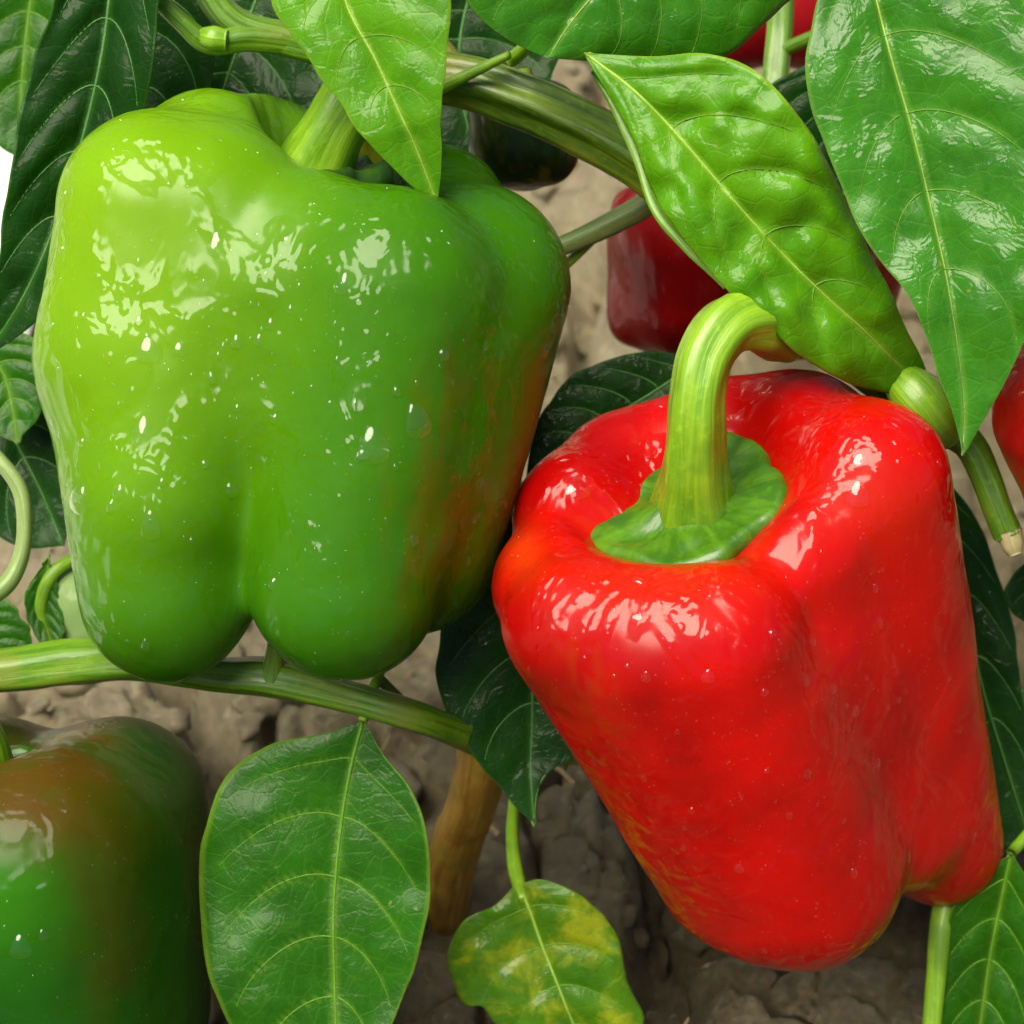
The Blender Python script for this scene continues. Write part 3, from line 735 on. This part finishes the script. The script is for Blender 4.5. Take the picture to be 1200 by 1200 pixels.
leaf(pl, [(1010, -110), (968, -40), (948, 45), (950, 115), (975, 195), (1012, 275), (1062, 345), (1088, 400), (1108, 460), (1128, 534)],
     [(1010, -110), (1018, -40), (1042, 60), (1068, 150), (1090, 240), (1110, 330), (1124, 420), (1130, 480), (1128, 534)],
     [(1010, -110), (1090, -110), (1180, -40), (1235, 60), (1262, 170), (1255, 280), (1215, 370), (1175, 455), (1128, 534)],
     110, gx=.18, gy=-.12, mat=M_leaf_blue, fold=26, puff=6, wave=8, seed=4, nv=7, zmid=(-20, 0, 0, 0, -30), label='large broad leaf hanging at upper right with pale sheen',
     petiole=[(1010, -110, 70, 9), (990, -170, 20, 9), (980, -250, -50, 10)])
leaf(pl, [(1160, -140), (1080, -100), (1060, -20), (1120, 30), (1190, 90), (1260, 150), (1330, 230)],
     [(1160, -140), (1170, -80), (1200, -20), (1240, 60), (1280, 140), (1330, 230)],
     [(1160, -140), (1260, -120), (1330, -40), (1350, 60), (1345, 150), (1330, 230)],
     -60, gx=.1, gy=-.2, mat=M_leaf_mid, fold=14, puff=4, seed=5, petiole=[(1160, -140, -70, 8), (1150, -220, -90, 9)])
leaf(pl, [(820, 420), (760, 412), (700, 425), (655, 455), (625, 510), (615, 570)],
     [(820, 420), (780, 450), (735, 478), (690, 505), (650, 540), (615, 570)],
     [(820, 420), (830, 470), (800, 540), (750, 590), (690, 600), (615, 570)],
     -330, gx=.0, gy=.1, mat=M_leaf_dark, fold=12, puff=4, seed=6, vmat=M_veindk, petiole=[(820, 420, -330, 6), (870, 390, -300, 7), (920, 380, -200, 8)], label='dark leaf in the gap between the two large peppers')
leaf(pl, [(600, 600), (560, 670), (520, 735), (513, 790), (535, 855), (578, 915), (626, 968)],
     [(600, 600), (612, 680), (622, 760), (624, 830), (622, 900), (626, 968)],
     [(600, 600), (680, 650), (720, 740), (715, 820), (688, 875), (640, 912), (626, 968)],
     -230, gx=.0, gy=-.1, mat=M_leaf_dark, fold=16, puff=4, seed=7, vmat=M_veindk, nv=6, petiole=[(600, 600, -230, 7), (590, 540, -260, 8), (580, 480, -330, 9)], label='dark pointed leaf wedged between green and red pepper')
leaf(pl, [(425, 845), (380, 860), (318, 872), (268, 905), (240, 965), (236, 1050), (248, 1150), (290, 1240), (370, 1330)],
     [(425, 845), (410, 905), (398, 980), (391, 1070), (392, 1150), (392, 1230), (370, 1330)],
     [(425, 845), (448, 885), (485, 930), (503, 985), (503, 1060), (488, 1130), (462, 1200), (430, 1270), (370, 1330)],
     -160, gx=-.05, gy=.0, mat=M_leaf_mid, fold=12, puff=4, wave=8, seed=8, nv=7, curl=(-15, 14), label='broad green leaf at bottom beside the turning pepper',
     petiole=[(425, 845, -160, 6), (438, 805, -165, 7), (448, 780, -200, 7)])
leaf(pl, [(608, 1035), (580, 1062), (545, 1078), (526, 1110), (530, 1150), (545, 1178), (568, 1180), (588, 1206), (640, 1240), (700, 1260)],
     [(608, 1035), (622, 1070), (636, 1110), (652, 1150), (672, 1200), (700, 1260)],
     [(608, 1035), (640, 1032), (690, 1055), (722, 1095), (735, 1150), (754, 1195), (740, 1240), (700, 1260)],
     -330, gx=.05, gy=-.1, mat=M_leaf_yel, fold=10, puff=9, wave=10, seed=9, nv=5, label='small blotched yellow green leaf near the bottom centre',
     petiole=[(612, 1050, -330, 8), (604, 1020, -325, 9), (600, 980, -320, 8), (603, 925, -300, 7), (600, 880, -320, 8)])
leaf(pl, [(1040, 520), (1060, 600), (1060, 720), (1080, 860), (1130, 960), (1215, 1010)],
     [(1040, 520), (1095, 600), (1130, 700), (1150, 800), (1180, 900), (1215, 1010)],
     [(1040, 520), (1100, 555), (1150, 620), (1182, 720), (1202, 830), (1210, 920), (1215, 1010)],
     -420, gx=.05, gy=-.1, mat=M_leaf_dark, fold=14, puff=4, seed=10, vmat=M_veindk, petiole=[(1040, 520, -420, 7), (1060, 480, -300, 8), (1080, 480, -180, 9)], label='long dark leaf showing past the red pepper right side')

# ------------------------------------------------------------------ right hand plant
rbz = G(1290, 1000)
pr = empty('pepper_plant', rbz, 'neighbouring pepper plant at right edge, mostly out of the picture', 'plant')
tube('trunk', [list(G(1290, 1000, -.02))+[.006], w(1310, 900, -500, 28), w(1300, 760, -400, 26), w(1290, 560, -350, 24), w(1340, 400, -250, 22)], M_wood, pr, n=40, seg=18, world=True, seed=14)
leaf(pr, [(1290, 760), (1220, 790), (1170, 840), (1165, 900), (1185, 960), (1230, 1020)],
     [(1290, 760), (1270, 820), (1250, 880), (1235, 950), (1230, 1020)],
     [(1290, 760), (1330, 850), (1310, 930), (1270, 990), (1230, 1020)],
     -460, gx=.1, gy=-.1, mat=M_leaf_mid, seed=11, puff=4, petiole=[(1290, 760, -460, 7), (1295, 720, -420, 8)], label='mid green leaf cut by the right edge beside red pepper')
leaf(pr, [(1185, 1000), (1130, 1040), (1108, 1090), (1100, 1160), (1096, 1240), (1120, 1330)],
     [(1185, 1000), (1172, 1060), (1160, 1120), (1150, 1190), (1140, 1260), (1120, 1330)],
     [(1185, 1000), (1215, 1060), (1225, 1130), (1210, 1210), (1180, 1280), (1120, 1330)],
     -330, gx=.1, gy=-.2, mat=M_leaf_mid, seed=12, fold=20, puff=6, petiole=[(1185, 1000, -330, 7), (1230, 950, -380, 8), (1290, 880, -480, 9)], label='wet green leaf at lower right corner')
tube('petiole', [(1110, 1030, -340, 11), (1102, 1090, -330, 13), (1097, 1150, -330, 12), (1090, 1230, -330, 11), (1085, 1330, -340, 10)], M_pale, pr, n=30, seg=14, ridges=3)
leaf(pr, [(1290, 640), (1240, 640), (1195, 665), (1180, 690), (1190, 720), (1230, 740)], [(1290, 640), (1260, 665), (1240, 700), (1230, 740)], [(1290, 640), (1300, 680), (1270, 720), (1230, 740)],
     -420, mat=M_leaf_dark, seed=13, vmat=M_veindk, puff=3, fold=8, petiole=[(1290, 640, -420, 6), (1300, 620, -400, 7)])

# ------------------------------------------------------------------ left hand plant
plb = G(-120, 900)
pq = empty('pepper_plant', plb, 'neighbouring pepper plant at left edge with very dark leaves', 'plant')
tube('trunk', [list(G(-120, 900, -.02))+[.006], w(-120, 800, -500, 28), w(-150, 600, -420, 26), w(-160, 400, -400, 24), w(-160, 100, -350, 22), w(-110, -150, -300, 18)], M_wood, pq, n=50, seg=18, world=True, seed=15)
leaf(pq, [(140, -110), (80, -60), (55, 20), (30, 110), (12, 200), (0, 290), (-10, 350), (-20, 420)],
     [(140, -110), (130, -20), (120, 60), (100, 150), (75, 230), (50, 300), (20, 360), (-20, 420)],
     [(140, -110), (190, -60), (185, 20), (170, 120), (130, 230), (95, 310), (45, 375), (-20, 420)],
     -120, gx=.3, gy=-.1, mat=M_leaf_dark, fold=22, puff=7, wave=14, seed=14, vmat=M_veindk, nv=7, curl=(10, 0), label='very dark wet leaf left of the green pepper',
     petiole=[(140, -110, -120, 8), (110, -160, -180, 9), (60, -120, -290, 10)])
leaf(pq, [(130, -60), (120, 10), (130, 90), (110, 180), (90, 260), (60, 360)],
     [(130, -60), (165, 20), (170, 100), (140, 190), (100, 280), (60, 360)],
     [(130, -60), (230, -10), (250, 70), (220, 170), (150, 280), (60, 360)],
     -240, gx=.1, gy=-.1, mat=M_leaf_dark, fold=12, puff=4, seed=15, vmat=M_veindk, petiole=[(130, -60, -240, 7), (90, -90, -280, 8)])
leaf(pq, [(60, -90), (0, -60), (-40, 20), (-40, 100), (-10, 160), (30, 190)],
     [(60, -90), (40, -20), (30, 50), (25, 120), (30, 190)],
     [(60, -90), (100, -30), (100, 60), (70, 130), (30, 190)],
     -420, gx=.1, gy=-.1, mat=M_leaf_mid, fold=12, puff=4, seed=16, petiole=[(60, -90, -420, 7), (40, -130, -380, 8)])
leaf(pq, [(-60, 330), (-20, 375), (30, 400), (80, 470), (95, 560), (75, 640)],
     [(-60, 330), (-40, 400), (-10, 460), (20, 520), (50, 580), (75, 640)],
     [(-60, 330), (-90, 420), (-90, 520), (-30, 600), (20, 640), (75, 640)],
     -380, gx=.1, gy=-.1, mat=M_leaf_dark, fold=12, puff=6, seed=17, vmat=M_veindk, petiole=[(-60, 330, -380, 7), (-70, 300, -390, 8)], label='dark green leaf at left edge below the very dark one')
leaf(pq, [(-40, 380), (0, 385), (45, 398), (60, 430), (50, 480), (20, 520)], [(-40, 380), (-15, 410), (5, 440), (15, 480), (20, 520)], [(-40, 380), (-50, 440), (-30, 490), (20, 520)],
     -300, mat=M_leaf_mid, seed=18, puff=4, fold=8, petiole=[(-40, 380, -300, 6), (-70, 360, -380, 7)])
tube('petiole', [(-40, 500, -140, 9), (0, 540, -130, 9), (24, 575, -130, 9.5), (29, 620, -130, 9), (22, 660, -130, 10), (2, 690, -130, 11), (-40, 710, -140, 11)], M_grey, pq, n=50, seg=14, ridges=3)
leaf(pq, [(58, 650), (36, 680), (30, 715), (40, 745), (70, 775)], [(58, 650), (50, 690), (52, 730), (70, 775)], [(58, 650), (68, 690), (75, 730), (70, 775)],
     -200, mat=M_leaf_mid, seed=19, puff=2, fold=6, wave=2, veins=False)
leaf(pq, [(-50, 710), (0, 700), (30, 730), (40, 770), (20, 800)], [(-50, 710), (-20, 740), (5, 770), (20, 800)], [(-50, 710), (-50, 770), (-20, 800), (20, 800)],
     -230, mat=M_leaf_mid, seed=20, puff=3, fold=6, wave=3, veins=False)

leaf(pq, [(330, -80), (250, -60), (190, 0), (170, 70), (180, 130), (240, 170)], [(330, -80), (300, 0), (270, 80), (240, 170)], [(330, -80), (400, 0), (420, 100), (340, 180), (240, 170)],
     -330, mat=M_leaf_dark, seed=21, vmat=M_veindk, puff=5, fold=10, petiole=[(330, -80, -330, 7), (200, -110, -320, 8), (80, -100, -300, 9)])
leaf(pl, [(560, -40), (500, -20), (440, 30), (430, 90), (470, 150), (560, 190)], [(560, -40), (540, 40), (540, 110), (560, 190)], [(560, -40), (640, -20), (660, 50), (630, 120), (560, 190)],
     -420, mat=M_leaf_dark, seed=22, vmat=M_veindk, puff=5, fold=10, petiole=[(560, -40, -420, 7), (520, -60, -330, 8), (470, -20, -210, 9)])
leaf(pl, [(1010, 20), (950, 70), (900, 110), (930, 170), (990, 230)], [(1010, 20), (990, 90), (985, 160), (990, 230)], [(1010, 20), (1060, 80), (1040, 160), (990, 230)],
     -330, mat=M_leaf_dark, seed=23, vmat=M_veindk, puff=5, fold=10, petiole=[(1010, 20, -330, 7), (960, 40, -380, 8), (915, 60, -415, 9)])
# added white sheet standing in for blown-out sunlit ground, far left
sx, sy = np.meshgrid(np.linspace(-.62, -.155, 60), np.linspace(.25, 1.6, 120), indexing='ij')
sz = .012+.010*fbm(sx*8, sy*5, sx*0, 3, 90)+.006*np.abs(vnoise(sx*25+sy*6, sy*8, sx*0, 91))
t = NT('blown_out_white'); cc = t.n('ShaderNodeTexCoord').outputs['Object']
bb = t.n('ShaderNodeBsdfPrincipled', {'Base Color': (.82, .82, .78, 1), 'Roughness': .4, 'Normal': t.bump(t.noise(cc, 60, 4), .3, .003)})
M_blown_out = t.out(bb.outputs[0])
fl = mesh_obj('blown_out_ground', np.stack([sx.ravel(), sy.ravel(), sz.ravel()], 1), grid_faces(60, 120), M_blown_out)
tag(fl, 'added white sheet standing in for blown-out sunlit ground at far left', 'ground sheet')
m_ = fl.modifiers.new('thickness', 'SOLIDIFY'); m_.thickness = .0004

# litter: thin stalk bits and flakes scattered over the soil
V, F = [], []
for i in range(90):
    x, y = rng.uniform(-.25, .28), rng.uniform(.28, .80); a = rng.uniform(0, 3.14); L_ = rng.uniform(.004, .018); wd = rng.uniform(.0003, .0011)
    hz = soil_height(np.array([x]), np.array([y]))[0]-.012+.002
    d = np.array([math.cos(a), math.sin(a), rng.uniform(-.2, .3)]); n_ = np.array([-math.sin(a), math.cos(a), 0])
    b0 = len(V)
    for k_ in range(5):
        c_ = np.array([x, y, hz])+d*L_*(k_/4-.5)+n_*.15*L_*math.sin(k_*.8+i)+np.array([0, 0, .0006*math.sin(k_*1.3)])
        for q_ in range(4):
            V.append(c_+n_*wd*math.cos(q_*1.571)*(1-.15*k_)+np.array([0, 0, wd*math.sin(q_*1.571)]))
    F += [tuple(b0+q for q in f) for f in grid_faces(5, 4, True)]
lt = mesh_obj('plant_litter', V, F, M_straw); tag(lt, 'scattered bits of dry straw and stalk over the soil', 'litter', kind='stuff')

def margin(lf, pts, m): tube('rolled_margin', pts, m, lf, n=40, seg=12, ridges=3, ridge=.15, bump=.15, flat=.55, seed=30)
margin(puck, [(694, 84, -22, 2), (722, 128, -14, 6), (752, 190, 0, 9), (772, 245, 12, 10), (806, 288, 22, 8), (850, 337, 30, 3)], M_roll)

for o in scene.objects:
    if o.parent is None and o.get('category') == 'bell pepper': o['group'] = 'bell peppers hanging on the plants'
    if o.parent is None and o.get('category') == 'plant': o['group'] = 'pepper plants in the bed'
    if o.parent is None and o.get('category') == 'straw': o['group'] = 'straw pieces on the soil'
